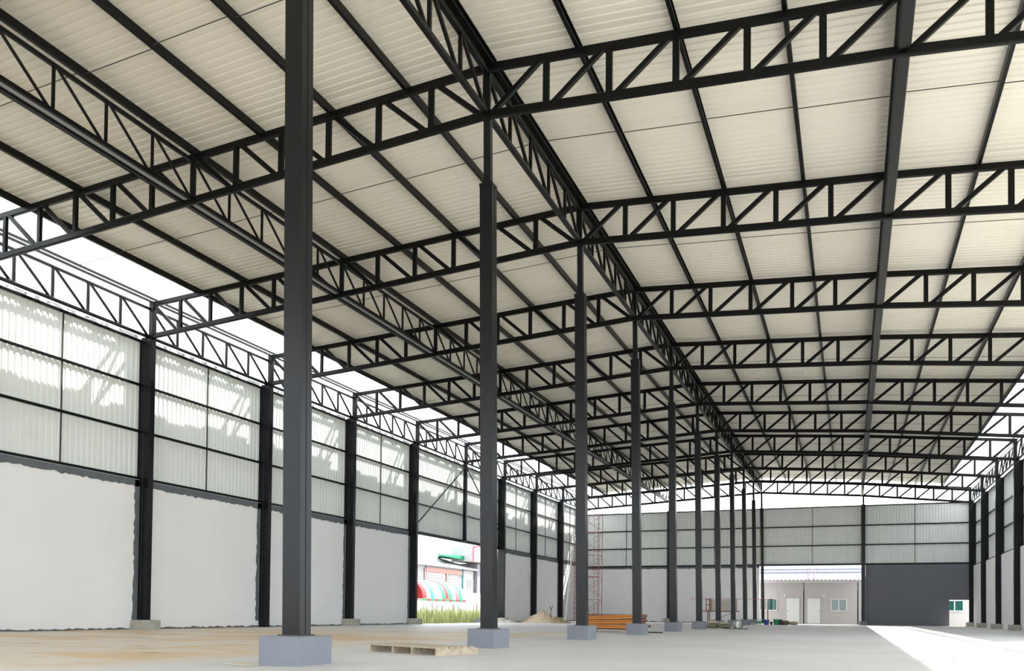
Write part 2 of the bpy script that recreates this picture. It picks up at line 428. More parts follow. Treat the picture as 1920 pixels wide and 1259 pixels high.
for k in range(1, 11): wall_column(XL, k, 'left', lab_l[k])
lab_r = {10: 'in the far right corner', 9: 'next to the far right corner column', 8: 'third from the far right corner', 7: 'fourth from the far right corner, at the right edge of view',
         6: 'fifth from the far corner, outside the view', 5: 'sixth from the far corner, outside the view', 4: 'seventh from the far corner, outside the view'}
for k in range(4, 11): wall_column(XW, k, 'right', lab_r[k])
for k in (1, 2, 4, 5, 7, 8, 9):
    o = MB().cbox(XL - .34, XL + .30, Y(k) - .38, Y(k) + .38, 0, .30, .02).obj('concrete_plinth', 'rawcon')
    tag(o, 'rough concrete plinth of the left wall column ' + lab_p[k], 'plinth', 'left wall plinths')
for k in (4, 5, 6, 7, 8, 9, 10):
    o = MB().cbox(XW - .36, XW + .13, Y(k) - .38, Y(k) + (.38 if k < 10 else .1), 0, .30, .02).obj('concrete_plinth', 'rawcon')
    tag(o, 'rough concrete plinth of the right wall column ' + lab_r[k].replace(', at the right edge of view', '').replace(', outside the view', ''), 'plinth', 'right wall plinths')

# back wall columns
for x, z0, zt_, lab, post in ((XQL, .3, 9.15, 'dark steel column of the back wall, between the left corner and the middle row', True),
                        (XQ + .10, .28, 9.12, 'dark steel column of the back wall between the open doorway and the grey panel', True)):
    t = thing('wall_column', (x, YB, z0), lab, 'column', 'back wall columns')
    MB().add(*box_h(x, YB, .14, .12, z0, zt_)).obj('shaft', 'column', t)
    MB().cbox(x - .06, x + .06, YB - .06, YB + .06, zt_, zb(x) - .04, .006).obj('upper_post', 'column', t)
    MB().cbox(x - .17, x + .17, YB - .15, YB + .15, z0, z0 + .02, .004).obj('base_plate', 'dark', t)
tag(MB().cbox(XQ - .18, XQ + .40, YB - .35, YB + .13, 0, .28, .015).obj('concrete_plinth', 'plinth'), 'grey plinth at the right side of the back doorway', 'plinth')
tag(MB().cbox(XQL - .4, XQL + .24, YB - .38, YB + .13, 0, .30, .015).obj('concrete_plinth', 'rawcon'), 'pale concrete plinth at the back wall left of the middle row', 'plinth')

# ------------------------------------------------------------------ walls: ribbed sheet
def vsheet(axis, plane, a0, a1, z0, z1, into, pitch=0.2, h=.026, rw=.07):
    """vertical ribbed sheet; ribs stand out towards the outside (into = +1/-1 along the normal)"""
    mb = MB(); pos = []
    n = int((a1 - a0) / pitch + .5)
    for i in range(n + 1):
        c = a0 + i * pitch
        for d, hh in ((-rw / 2 - .014, 0), (-rw / 2 + .004, h), (rw / 2 - .004, h), (rw / 2 + .014, 0)):
            if a0 <= c + d <= a1: pos.append((c + d, hh))
    vs = []
    for c, hh in pos:
        for z in (z0, z1):
            vs.append((plane + hh * into, c, z) if axis == 'y' else (c, plane + hh * into, z))
    fs = [(2 * q, 2 * q + 1, 2 * q + 3, 2 * q + 2) for q in range(len(pos) - 1)]
    return mb.add(vs, fs)
ZG = (4.88, 6.42, 7.93, 9.36)      # girt heights of the left wall
struct(vsheet('y', WL, 0, YB + .1, ZG[0] - .05, ZG[3] + .05, -1).obj('wall_left', 'sheet'))
ZR = (4.45, 5.95, 7.45, 8.92)
struct(vsheet('y', WR, Y(4), YB + .1, ZR[0] - .05, ZR[3] + .05, 1).obj('wall_right', 'sheet'))
ZBK = (4.60, 6.08, 7.56, 9.05)
struct(vsheet('x', WB, WL, WR, ZBK[0] - .05, ZBK[3] + .05, 1).obj('wall_back', 'sheet'))
tn = [0]
def trim(mb, m):
    tn[0] += 1
    return struct(mb.obj('trim_%d' % tn[0], m))
# girts
def ygirt(x, y0, y1, z, w_=.07, h=.09, m='steel'): return trim(MB().ext(rect(w_, h, .01), (x, y0, z), (x, y1, z), (1, 0, 0)), m)
def xgirt(y, x0, x1, z, w_=.06, h=.08, m='steel'): return trim(MB().ext(rect(w_, h, .01), (x0, y, z), (x1, y, z), (0, 1, 0)), m)
for i, z in enumerate(ZG): ygirt(WL + .05, 0, YB, z, h=(.10 if i == 0 else .08))
for i, z in enumerate(ZR): ygirt(WR - .05, Y(4), YB, z, h=.09)
for i, z in enumerate(ZBK): xgirt(WB - .05, WL + .1, WR - .1, z, h=(.13 if i == 0 else .085))
# light flashing above the left wall sheet and its brackets
trim(MB().box(WL - .03, WL + .06, 0, YB, ZG[3] + .05, ZG[3] + .15), 'flash')
mbk = MB()
yy = .4
while yy < YB:
    mbk.box(WL + .06, WL + .068, yy, yy + random.choice((.05, .05, .12)), ZG[3] + .08, ZG[3] + .12); yy += .45 + random.random() * .3
trim(mbk, 'cement')
# vertical joints in the middle of each bay
for k in range(-1, 10):
    if k in (5, 6): continue
    yj = Y(k) + 3
    if yj > 0: trim(MB().box(WL + .0, WL + .035, yj - .015, yj + .015, ZG[0], ZG[3]), 'dark')
for xj in (-17.5, -10.2, -2.76, 4.43): trim(MB().box(xj - .018, xj + .018, WB - .03, WB, ZBK[0], ZBK[3]), 'dark')
# plaster panels with their unpainted cement edges
def jag_strip(axis, plane, th, a0, a1, b0, b1, jagside, amp, rnd):
    """strip between a0..a1 (long) and b0..b1 (short), one long edge uneven"""
    n = max(6, int(abs(a1 - a0) / .12)); vs = []; fs = []
    for i in range(n + 1):
        a = a0 + (a1 - a0) * i / n; j = rnd.uniform(-amp, amp) * (0.4 + rnd.random())
        lo, hi = (b0 + j, b1) if jagside < 0 else (b0, b1 + j)
        for b in (lo, hi):
            for t in (0, th): vs.append((a, b, t))
    for i in range(n):
        q = 4 * i; r = q + 4
        fs += [(q, r, r + 2, q + 2), (q + 1, q + 3, r + 3, r + 1), (q, q + 1, r + 1, r), (q + 2, r + 2, r + 3, q + 3)]
    fs += [(0, 2, 3, 1), (4 * n, 4 * n + 1, 4 * n + 3, 4 * n + 2)]
    out = []
    for a, b, t in vs:
        if axis == 'yz': out.append((plane + t, a, b))       # a along y, b = z
        elif axis == 'zy': out.append((plane + t, b, a))     # a along z, b = y
        elif axis == 'xz': out.append((a, plane - t, b))
    return MB().add(out, fs)
rnd = random.Random(11)
PLX = WL + .10
def plaster_left(y0, y1, hid=False):
    struct(MB().box(WL - .06, PLX, y0, y1, 0, ZG[0] - .04).obj('wall_left', 'plaster'))
    trim(jag_strip('yz', PLX, .012, y0, y1, ZG[0] - .27, ZG[0] - .05, -1, .035, rnd), 'cement')
    trim(jag_strip('zy', PLX, .012, 0.25, ZG[0] - .05, y1 - .20, y1 - .005, -1, .035, rnd), 'cement')
    trim(jag_strip('yz', PLX, .02, y0, y1, 0, .05, 1, .03, rnd), 'cement')
for k in range(-1, 5): plaster_left(max(Y(k) + .1, 0), Y(k + 1) - .1)
for k in (7, 8, 9): plaster_left(Y(k) + .1, Y(k + 1) - .1)
for k in range(4, 10):
    struct(MB().box(WR - .16, WR + .06, Y(k) + .9, Y(k + 1) - .1, 0, ZR[0] - .05).obj('wall_right', 'plaster'))
    struct(MB().box(WR - .10, WR + .06, Y(k) + .1, Y(k) + .9, 0, ZR[0] - .05).obj('wall_right', 'plaster'))
    trim(jag_strip('zy', WR - .172, .012, 0.25, ZR[0] - .05, Y(k) + .9, Y(k) + 1.0, 1, .04, rnd), 'cement')
for x0, x1 in ((XL + .1, XQL - .14), (XQL + .14, XC - .12)):
    struct(MB().box(x0, x1, WB - .12, WB + .06, 0, ZBK[0] - .06).obj('wall_back', 'plaster'))
    trim(jag_strip('xz', WB - .12, .012, x0, x1, ZBK[0] - .22, ZBK[0] - .06, -1, .03, rnd), 'cement')
    trim(jag_strip('xz', WB - .12, .02, x0, x1, 0, .05, 1, .03, rnd), 'cement')
# slate grey panel of the back wall with the notch at its lower right
gx0, gx1, nx, nz = XQ + .25, XW - .05, 6.67, 1.92
struct(MB().add([(gx0, WB - .1, 0), (nx, WB - .1, 0), (nx, WB - .1, nz), (gx1, WB - .1, nz), (gx1, WB - .1, ZBK[0] - .06), (gx0, WB - .1, ZBK[0] - .06),
                 (gx0, WB + .02, 0), (nx, WB + .02, 0), (nx, WB + .02, nz), (gx1, WB + .02, nz), (gx1, WB + .02, ZBK[0] - .06), (gx0, WB + .02, ZBK[0] - .06)],
                [(0, 1, 2, 5), (2, 3, 4, 5), (6, 11, 8, 7), (8, 11, 10, 9), (0, 6, 7, 1), (1, 7, 8, 2), (2, 8, 9, 3), (3, 9, 10, 4), (4, 10, 11, 5), (5, 11, 6, 0)]).obj('wall_back', 'greywall'))
# jamb trims of the openings
trim(MB().box(WL + .0, WL + .12, Y(5) + .1, Y(7) - .1, ZG[0] - .10, ZG[0] + .06), 'steel')

# ------------------------------------------------------------------ wooden pallet
def pallet():
    a = Vector((-7.50, 12.20)); b = Vector((-5.84, 11.50)); u = (b - a).normalized(); Lw = 1.76; v = Vector((-u.y, u.x)); Dp = .86
    t = thing('wooden_pallet', ((a.x + b.x) / 2, 12.3, 0), 'weathered wooden pallet lying on the floor left of the second plinth', 'pallet')
    def P(s, d): q = a + u * s + v * d; return q
    def plank(s0, s1, d0, d1, z0, z1, nm):
        c = [P(s0, d0), P(s1, d0), P(s1, d1), P(s0, d1)]
        MB().add([(p.x, p.y, z0) for p in c] + [(p.x, p.y, z1) for p in c], [(0, 3, 2, 1), (4, 5, 6, 7), (0, 1, 5, 4), (1, 2, 6, 5), (2, 3, 7, 6), (3, 0, 4, 7)]).obj(nm, 'wood', t)
    for i, s in enumerate((0.0, .62, 1.12, 1.715)): plank(s, s + .045, 0, Dp, 0.0, .105, 'bearer')
    r = random.Random(3)
    d = 0
    while d < Dp - .08:
        w_ = r.uniform(.085, .11); plank(-.02 + r.uniform(-.02, .02), Lw + r.uniform(-.01, .02), d, min(d + w_, Dp), .105, .125 + r.uniform(0, .004), 'deck_board'); d += w_ + .035
pallet()
tag(MB().add([(-7.15, 8.28, 0.004), (-6.66, 8.10, 0.004), (-6.66, 8.33, .004), (-7.0, 8.5, .012), (-7.15, 8.28, .016), (-6.66, 8.10, .010), (-6.66, 8.33, .010), (-7.0, 8.5, .03)],
             [(0, 3, 2, 1), (4, 5, 6, 7), (0, 1, 5, 4), (1, 2, 6, 5), (2, 3, 7, 6), (3, 0, 4, 7)]).obj('board_offcut', 'ply'), 'thin pale board offcut on the floor left of the nearest plinth', 'board')

# ------------------------------------------------------------------ orange beams and pipe bundle behind the third plinth
names = ['bottom', 'middle', 'topmost']
bz = .16
for r_ in range(3):
    for c_ in range(2):
        z = .20 + r_ * .15; x0 = -9.22 + .02 * c_ + .01 * r_; x1 = -7.25 + .03 * r_
        y = 29.6 + c_ * .2
        o = MB().ext(chan(.10, .13, .012, .03), (x0, y, z), (x1, y, z + .035 * r_), (0, -1 if c_ else 1, 0)).obj('steel_channel', 'orange')
        tag(o, 'orange steel channel in the stack behind the third plinth, %s layer, %s' % (names[r_], 'front' if c_ == 0 else 'back'), 'beam', 'orange steel channels')
for i, x in enumerate((-9.0, -7.6)):
    tag(MB().box(x, x + .1, 29.45, 30.7, 0.0, .09).obj('timber_bearer', 'wood'), 'timber bearer under the %s end of the orange steel stack' % ('left' if i == 0 else 'right'), 'timber')
pi = 0
for r_ in range(6):
    for c_ in range(2):
        z = .125 + r_ * .095; y = 30.15 + c_ * .24 + (.06 if r_ % 2 else 0)
        x1 = -6.95 + random.uniform(-.12, .06) + (.22 if r_ == 1 and c_ == 0 else 0)
        o = MB().tube([(-9.15, y, z), (x1, y, z)], .045, 10).obj('steel_pipe', 'rust')
        tag(o, 'rusty brown steel pipe stacked behind the orange channels, %s row from the floor, %s' % (['first', 'second', 'third', 'fourth', 'fifth', 'sixth', 'seventh'][r_], 'nearer' if c_ == 0 else 'farther'), 'pipe', 'rusty steel pipes')
tag(MB().tube([(-6.9, 29.3, .025), (-6.05, 29.0, .025)], .022, 8).obj('steel_rod', 'dark'), 'dark steel rod on the floor right of the third plinth', 'rod')
tag(MB().tube([(4.55, 27.2, .02), (5.3, 27.0, .02)], .018, 8).obj('steel_rod', 'dark'), 'dark rod on the floor near the right edge of view', 'rod')

# ------------------------------------------------------------------ sand pile with the forked stick, rubble
def heap(cx, cy, rx, ry, h, seed, amp=.08):
    r = random.Random(seed); n, m = 40, 14; vs = [(cx, cy, h)]; fs = []
    ph = [r.uniform(0, 6.28) for _ in range(6)]
    for j in range(1, m + 1):
        t = j / m
        for i in range(n):
            a = 2 * math.pi * i / n
            k = 1 + .10 * math.sin(3 * a + ph[0]) + .06 * math.sin(5 * a + ph[1])
            z = h * (1 - t) ** 1.15 + (amp * h * (math.sin(7 * a + 9 * t + ph[2]) * .5 + r.uniform(-.6, .6)) if j < m else 0)
            vs.append((cx + rx * k * t * math.cos(a), cy + ry * k * t * math.sin(a), max(z, 0.0) if j < m else -.01))
    for i in range(n): fs.append((0, 1 + i, 1 + (i + 1) % n))
    for j in range(m - 1):
        for i in range(n): fs.append((1 + j * n + i, 1 + j * n + (i + 1) % n, 1 + (j + 1) * n + (i + 1) % n, 1 + (j + 1) * n + i))
    return MB().add(vs, fs)
sp_ = thing('sand_pile', (-18.9, 52.2, 0), 'pile of pale sand with brown gravel on the floor near the left wall', 'sand pile')
heap(-18.9, 52.2, 1.55, 1.3, .82, 2).obj('sand_heap', 'sand', sp_, True)
heap(-17.8, 51.9, .95, .8, .40, 6, .2).obj('gravel_spill', 'sand2', sp_, True)['label'] = 'brown gravel spilling to the right'
mb = MB().tube([(-18.25, 52.0, .35), (-18.22, 52.0, .85), (-18.32, 52.0, 1.12)], .022, 6).tube([(-18.22, 52.0, .85), (-18.10, 52.0, 1.14)], .02, 6)
tag(mb.obj('forked_stick', 'dark'), 'dark forked stick standing up out of the sand pile', 'stick')
tag(heap(-20.1, 48.6, .9, .7, .22, 9, .3).obj('rubble_heap', 'rawcon'), 'small heap of rubble at the far side of the left doorway', 'rubble')

# ------------------------------------------------------------------ scaffold tower in the far left corner
def scaffold():
    x0, x1, y0, y1 = -20.58, -18.62, 64.3, 65.5
    t = thing('scaffold_tower', ((x0 + x1) / 2, (y0 + y1) / 2, 0), 'tall red scaffold tower standing in the far left corner of the hall', 'scaffold')
    n = 5; H = 1.78
    for l in range(n):
        z = l * H
        for x, s in ((x0, 1), (x1, -1)):
            mb = MB()
            mb.tube([(x, y0, z), (x, y0, z + H)], .024, 6); mb.tube([(x, y1, z), (x, y1, z + H)], .024, 6)
            mb.tube([(x, y0, z + H - .03), (x, y1, z + H - .03)], .022, 6)
            for j in range(4): mb.tube([(x, y0, z + .3 + j * .4), (x, y0 + .35, z + .3 + j * .4)], .014, 6)
            mb.tube([(x, y0 + .35, z + .2), (x, y0 + .35, z + H - .25), (x, y0 + .55, z + H - .03)], .016, 6)
            mb.tube([(x, y1 - .3, z + H - .03), (x, y1, z + H - .45)], .014, 6)
            mb.obj('end_frame', 'red', t)
        # ladder-like front members seen from the hall
        mb = MB()
        for x, s in ((x0, 1), (x1, -1)):
            mb.tube([(x + s * .33, y0, z + .15), (x + s * .33, y0, z + H - .2), (x + s * .5, y0, z + H - .04)], .016, 6)
            for j in range(4): mb.tube([(x, y0, z + .22 + j * .4), (x + s * .33, y0, z + .22 + j * .4)], .014, 6)
        mb.tube([(x0, y0, z + H - .03), (x1, y0, z + H - .03)], .022, 6)
        mb.obj('front_frame', 'red', t)
        for y in (y0, y1):
            MB().tube([(x0, y, z + .25), (x1, y, z + 1.5)], .012, 6).tube([(x1, y, z + .25), (x0, y, z + 1.5)], .012, 6).obj('cross_brace', 'red', t)
    for z in (H * 2, H * 4):
        MB().box(x0, x1, y0 + .1, y0 + .6, z, z + .04).obj('platform', 'red', t)
scaffold()
tag(MB().tube([(-21.0, 63.35, 0.005), (-20.68, 64.1, 6.0)], .07, 10).obj('plastic_pipe', 'white'), 'white pipe leaning between the left wall and the red scaffold tower', 'pipe')

# ------------------------------------------------------------------ work trestle and clutter by the far middle columns
def trestle():
    x0, x1, y0, y1 = -9.55, -7.15, 59.2, 60.0
    t = thing('work_trestle', ((x0 + x1) / 2, (y0 + y1) / 2, 0), 'rusty trestle table standing behind the far middle row columns', 'trestle')
    for x in (x0, x1 - .05):
        for y in (y0, y1 - .05): MB().box(x + (.3 if x == x0 else -.3), x + (.3 if x == x0 else -.3) + .06, y, y + .06, 0, .86).obj('leg', 'rust', t)
    MB().box(x0, x1, y0, y1, .86, .93).obj('table_top', 'rust', t)
    MB().tube([(x0 + .35, y0 + .03, .15), (x1 - .35, y0 + .03, .8)], .02, 6).obj('brace', 'rust', t)
    MB().box(x0 + .3, x0 + .36, y1 - .06, y1, .93, 1.75).obj('upright', 'rust', t)
    MB().box(x1 - .36, x1 - .30, y1 - .06, y1, .93, 1.75).obj('upright', 'rust', t)
trestle()
tag(MB().box(-9.1, -7.7, 59.3, 59.36, .931, 1.68).obj('board', 'ply'), 'beige board standing on the rusty trestle table', 'board')
for nm, x in (('left', -9.35), ('right', -7.6)):
    mb = MB(); z0 = .931
    for a in (0, .3): mb.box(x + a, x + a + .05, 59.1 + .12, 59.1 + .17, z0, z0 + .82)
    for z in (.05, .4, .74): mb.box(x, x + .35, 59.1 + .125, 59.1 + .165, z0 + z, z0 + z + .05)
    tag(mb.obj('wooden_crate', 'rust'), 'brown open crate propped at the %s end of the trestle board' % nm, 'crate')
tag(MB().tube([(-10.6, 59.94, 1.77), (-4.9, 59.94, 1.77)], .018, 6).obj('guard_pole', 'pink'), 'thin red pole laid level across the trestle uprights', 'pole')
tag(MB().box(-5.3, -5.24, 59.9, 59.98, 0, 1.75).obj('pole_stand', 'rust'), 'thin upright holding the right end of the red pole', 'post')

def sack(cx, cy, z0, lx, ly, lz, rot, m, label, cat='sack', name='sack'):
    n, k = 16, 8; vs = []; fs = []; r = random.Random(hash((cx, cy)) % 999)
    c, s = math.cos(rot), math.sin(rot)
    for j in range(k + 1):
        v = -math.pi / 2 + math.pi * j / k
        for i in range(n):
            a = 2 * math.pi * i / n
            def se(q, e): return math.copysign(abs(q) ** e, q)
            x = se(math.cos(v), .5) * se(math.cos(a), .5) * lx / 2 * (1 + r.uniform(-.05, .05)); y = se(math.cos(v), .5) * se(math.sin(a), .5) * ly / 2 * (1 + r.uniform(-.05, .05))
            z = se(math.sin(v), .6) * lz / 2 * (1 + r.uniform(-.06, .06) * (j > 2))
            vs.append((cx + c * x - s * y, cy + s * x + c * y, z0 + lz / 2 + z))
    for j in range(k):
        for i in range(n): fs.append((j * n + i, j * n + (i + 1) % n, (j + 1) * n + (i + 1) % n, (j + 1) * n + i))
    tag(MB().add(vs, fs).obj(name, m, smooth=True), label, cat)
sack(-6.33, 42.1, 0, .62, .5, .22, .2, 'sack', 'olive green sack, bottom left of the heap between the far plinths')
sack(-5.70, 41.9, 0, .58, .5, .20, -.3, 'sack', 'olive green sack, bottom right of the heap between the far plinths')
sack(-6.33, 42.12, .22, .5, .42, .14, .4, 'sack2', 'tan sack lying on top of the olive sacks')
sack(-5.72, 41.9, .20, .42, .36, .12, -.1, 'sack2', 'small tan sack on the right of the sack heap')
def drum(x0, cy, r, L):
    t = thing('plastic_drum', (x0 + L / 2, cy, 0), 'grey-green plastic drum lying on its side right of the sacks', 'drum')
    MB().lathe([(r * .9, 0), (r, .03), (r, L * .33), (r * 1.04, L * .36), (r, L * .39), (r, L - .03), (r * .92, L)], x0, cy, r * 1.04, 20, 'x').obj('body', 'drum', t, True)
    MB().lathe([(r * .86, 0), (r * .86, .02)], x0 + L, cy, r * 1.04, 20, 'x').obj('lid', 'sack', t)
    MB().lathe([(r * 1.035, 0), (r * 1.035, .14)], x0 + L * .55 - .07, cy, r * 1.04, 20, 'x').obj('label_band', 'white', t)
drum(-5.36, 42.4, .17, .42)
tag(MB().tube([(-5.5, 40.4, .02), (-4.4, 40.1, .02)], .018, 6).obj('steel_rod', 'dark'), 'dark rod on the floor in front of the lying drum', 'rod')
def bucket(x, y, r, h, m, lab, band=None, lid=None):
    t = thing('paint_bucket', (x, y, 0), lab, 'bucket', 'paint buckets')
    MB().lathe([(r * .85, 0), (r, h * .9), (r * 1.06, h * .9), (r * 1.06, h)], x, y, 0, 18).obj('body', m, t, False)
    MB().lathe([(r * 1.0, 0), (r * .98, .02)], x, y, h, 18).obj('lid', lid or 'white', t)
    MB().tube([(x - r * 1.05, y - .02, h * .85), (x - r * .7, y - r * .9, h * .55), (x + r * .7, y - r * .9, h * .55), (x + r * 1.05, y - .02, h * .85)], .006, 5).obj('handle', 'dark', t)
    if band: MB().lathe([(r * .935, h * .25), (r * .995, h * .62)], x, y, 0, 18).obj('label_band', band, t)
bucket(-5.72, 58.9, .17, .40, 'white', 'white paint bucket with green band, leftmost of the buckets by the back doorway', 'green')
bucket(-5.30, 59.3, .19, .36, 'blue', 'blue paint bucket with pale lid by the back doorway')
bucket(-4.72, 60.0, .19, .40, 'green', 'green paint bucket, rightmost of the buckets by the back doorway')
bucket(-5.03, 59.9, .09, .20, 'dark', 'small dark tin between the blue and green buckets', lid='dark')
sack(-4.25, 60.9, 0, .7, .5, .30, .1, 'sack', 'olive bag lying right of the green bucket')
sack(-3.66, 61.4, 0, .55, .45, .24, -.2, 'sack2', 'tan bag, rightmost of the bags by the back doorway')
sack(-4.45, 60.3, 0, .3, .3, .38, .1, 'dark', 'small dark bag standing against the green bucket')
tag(MB().box(-6.65, -6.1, 60.0, 60.35, 0, .12).obj('concrete_block', 'rawcon'), 'low concrete block on the floor left of the white bucket', 'block')

# ------------------------------------------------------------------ building behind the back doorway
def back_building():
    t = thing('outbuilding', (-1, 74, -.04), 'pale rendered outbuilding with two white doors seen through the back doorway', 'building')
    MB().box(-14, 12.5, 72.5, 79, -.04, 3.8).obj('wall', 'pale', t)
    def door(x0, x1, kx):
        d = MB().box(x0, x1, 72.44, 72.498, .02, 2.06).obj('door', 'white', t)
        for a, b, c, e in ((x0 - .05, x0, .02, 2.11), (x1, x1 + .05, .02, 2.11), (x0, x1, 2.06, 2.11)): pass
        MB().lathe([(.03, 0), (.045, .02), (.03, .05)], kx, 72.40, 1.0, 10).obj('door_knob', 'dark', d)
        f = MB().box(x0 - .05, x0, 72.46, 72.499, .02, 2.11).box(x1, x1 + .05, 72.46, 72.499, .02, 2.11).box(x0, x1, 72.46, 72.499, 2.06, 2.11)
        f.obj('door_frame', 'pale', t)
    door(-4.88, -3.9, -4.8); door(-3.26, -2.3, -2.4)
    def win(x0, x1, z0, z1, m2='glass', ratio=.5):
        f = MB(); y = 72.42; q = .07
        f.box(x0, x1, y, y + .078, z0, z0 + q).box(x0, x1, y, y + .078, z1 - q, z1).box(x0, x0 + q, y, y + .078, z0 + q, z1 - q).box(x1 - q, x1, y, y + .078, z0 + q, z1 - q)
        xm = x0 + (x1 - x0) * ratio; f.box(xm - q / 2, xm + q / 2, y, y + .078, z0 + q, z1 - q)
        o = f.obj('window', 'white', t)
        MB().box(x0 + q, xm - q / 2, y + .045, y + .055, z0 + q, z1 - q).obj('pane', m2, o)
        MB().box(xm + q / 2, x1 - q, y + .05, y + .06, z0 + q, z1 - q).obj('pane', 'glass', o)
    win(-7.7, -5.62, 1.03, 2.05, 'curtain', .62); win(-1.5, -.27, 1.02, 2.04); win(6.75, 8.03, 1.10, 1.98)
    for x in (-5.0, -2.0):
        l = MB().lathe([(.02, 0), (.09, .03), (.10, .12), (.05, .17)], x, 72.39, 2.22, 12).obj('wall_lamp', 'white', t)
    cn = thing('canopy', (-1, 71.5, 0), 'pale blue ribbed canopy roof with white stripes above the outbuilding doors', 'canopy')
    # wavy sheet falling towards the hall
    vs = []; fs = []; n = 220; x0, x1 = -7.9, 1.0
    for i in range(n + 1):
        x = x0 + (x1 - x0) * i / n; dz = .045 * math.sin(i / n * (x1 - x0) / .30 * 2 * math.pi)
        for y, z, q in ((70.4, 3.50, 1), (70.7, 3.65, .25), (73.5, 5.05, .15)): vs.append((x, y, z + dz * q))
    for i in range(n):
        for j in range(2): fs.append((3 * i + j, 3 * i + j + 1, 3 * i + j + 4, 3 * i + j + 3))
    MB().add(vs, fs).obj('roof_sheet', 'canopy', cn)
    for s in (.52, .74): 
        y = 70.4 + 2.5 * s; z = 3.5 + 1.25 * s + .09
        MB().ext(rect(.16, .06, .005), (x0, y, z), (x1, y, z), (0, 1, 0)).obj('white_stripe', 'white', cn)['label'] = 'white stripe across the canopy'
    for x in (-3.12, -2.66):
        MB().ext(rect(.07, .05, .005), (x, 70.4, 3.56), (x, 72.6, 4.66), (1, 0, 0)).obj('pink_trim', 'pink', cn)['label'] = 'pink edging strip'
    MB().box(x0, x1, 70.55, 70.63, 3.28, 3.44).obj('eave_beam', 'pale', cn)
    for x in (-3.46, .52): MB().cbox(x - .045, x + .045, 70.55, 70.63, 0, 3.28, .008).obj('post', 'column', cn)
    for x in (-3.46, .52): MB().box(x - .05, x + .05, 70.53, 70.54, 2.65, 3.2).obj('bracket', 'cement', cn)
back_building()
tag(MB().box(-8, 12, 69.2, 70.3, -.04, .02).obj('concrete_apron', 'rawcon'), 'strip of concrete paving in front of the outbuilding doors', 'paving')

# ------------------------------------------------------------------ beyond the left doorway
t = thing('warehouse', (-56, 100, 0), 'white-roofed warehouse with red and white shuttered wall seen through the left doorway', 'building')
MB().box(-62, -50, 70, 109, -.04, 6.5).obj('wall', 'weathered', t)
MB().add([(-49.4, 69.5, 6.5), (-49.4, 109.3, 6.5), (-58, 109.3, 8.9), (-58, 69.5, 8.9), (-49.4, 69.5, 6.75), (-49.4, 109.3, 6.75), (-58, 109.3, 9.15), (-58, 69.5, 9.15)],
         [(0, 1, 2, 3), (4, 7, 6, 5), (0, 4, 5, 1), (1, 5, 6, 2), (2, 6, 7, 3), (3, 7, 4, 0)]).obj('roof', 'weathered', t)
def shutter(y0, y1, z0, z1):
    s = MB().box(-50.0, -49.93, y0, y1, z0, z1).obj('shutter', 'shutter', t)
    mb = MB(); z = z0 + .1
    while z < z1 - .1: mb.box(-49.93, -49.86, y0 + .1, y1 - .1, z, z + .10); z += .34
    mb.obj('louvre', 'lav', s)
shutter(88, 93.8, 2.2, 5.6); shutter(94.9, 99.9, 2.2, 5.7); shutter(100.8, 105.0, 3.6, 5.5)
for y in (94.1, 100.3): MB().box(-49.95, -49.80, y - .12, y + .12, 0, 6.1).obj('red_post', 'salmon', t)
MB().box(-49.95, -49.82, 94.6, 105.0, 5.72, 6.3).obj('salmon_band', 'salmon', t)
MB().box(-49.95, -49.82, 100.8, 105.1, 3.35, 3.58).obj('red_rail', 'pink', t)
MB().box(-49.95, -49.80, 94.40, 94.62, 0, 6.5).obj('drain_pipe', 'canopy', t)
MB().box(-49.95, -49.80, 105.2, 105.42, 0, 6.5).obj('drain_pipe', 'cyan_cloth', t)
for y in (107.1, 108.1): 
    o = MB().box(-49.95, -49.88, y, y + .62, 3.9, 5.2).obj('window', 'white', t); MB().box(-49.88, -49.86, y + .12, y + .5, 4.0, 5.1).obj('pane', 'cement', o)
t = thing('tall_building', (-54, 118, 0), 'taller white building with pink edging at the right of the left doorway view', 'building')
MB().box(-60, -49.6, 109.5, 130, -.04, 7.6).obj('wall', 'lav', t)
MB().box(-52, -48.6, 105.9, 131, 7.7, 9.7).obj('parapet', 'weathered', t)
MB().box(-48.6, -48.5, 105.7, 106.1, 7.6, 9.75).obj('parapet_edge', 'pink', t)
MB().add([(-48.6, 105.9, 9.62), (-48.6, 131, 11.6), (-48.5, 131, 11.6), (-48.5, 105.9, 9.62), (-48.6, 105.9, 9.85), (-48.6, 131, 11.85), (-48.5, 131, 11.85), (-48.5, 105.9, 9.85)],
         [(0, 1, 2, 3), (4, 7, 6, 5), (0, 4, 5, 1), (1, 5, 6, 2), (2, 6, 7, 3), (3, 7, 4, 0)]).obj('parapet_cap', 'pink', t)
MB().box(-49.6, -49.45, 110.6, 111.0, 2.5, 7.0).box(-49.6, -49.45, 110.6, 114, 2.5, 2.9).box(-49.6, -49.45, 110.6, 114, 6.6, 7.0).obj('window_frame', 'pink', t)
MB().box(-49.6, -49.5, 111.0, 114, 2.9, 6.6).obj('shutter', 'shutter', t)
MB().add([(-50, 98.5, 8.05), (-50, 109.5, 7.85), (-56, 109.5, 8.5), (-50, 98.5, 8.15), (-50, 109.5, 8.55), (-56, 109.5, 9.2)], [(0, 1, 2), (3, 5, 4), (0, 3, 4, 1), (1, 4, 5, 2), (2, 5, 3, 0)]).obj('green_roof', 'green_cloth', t)

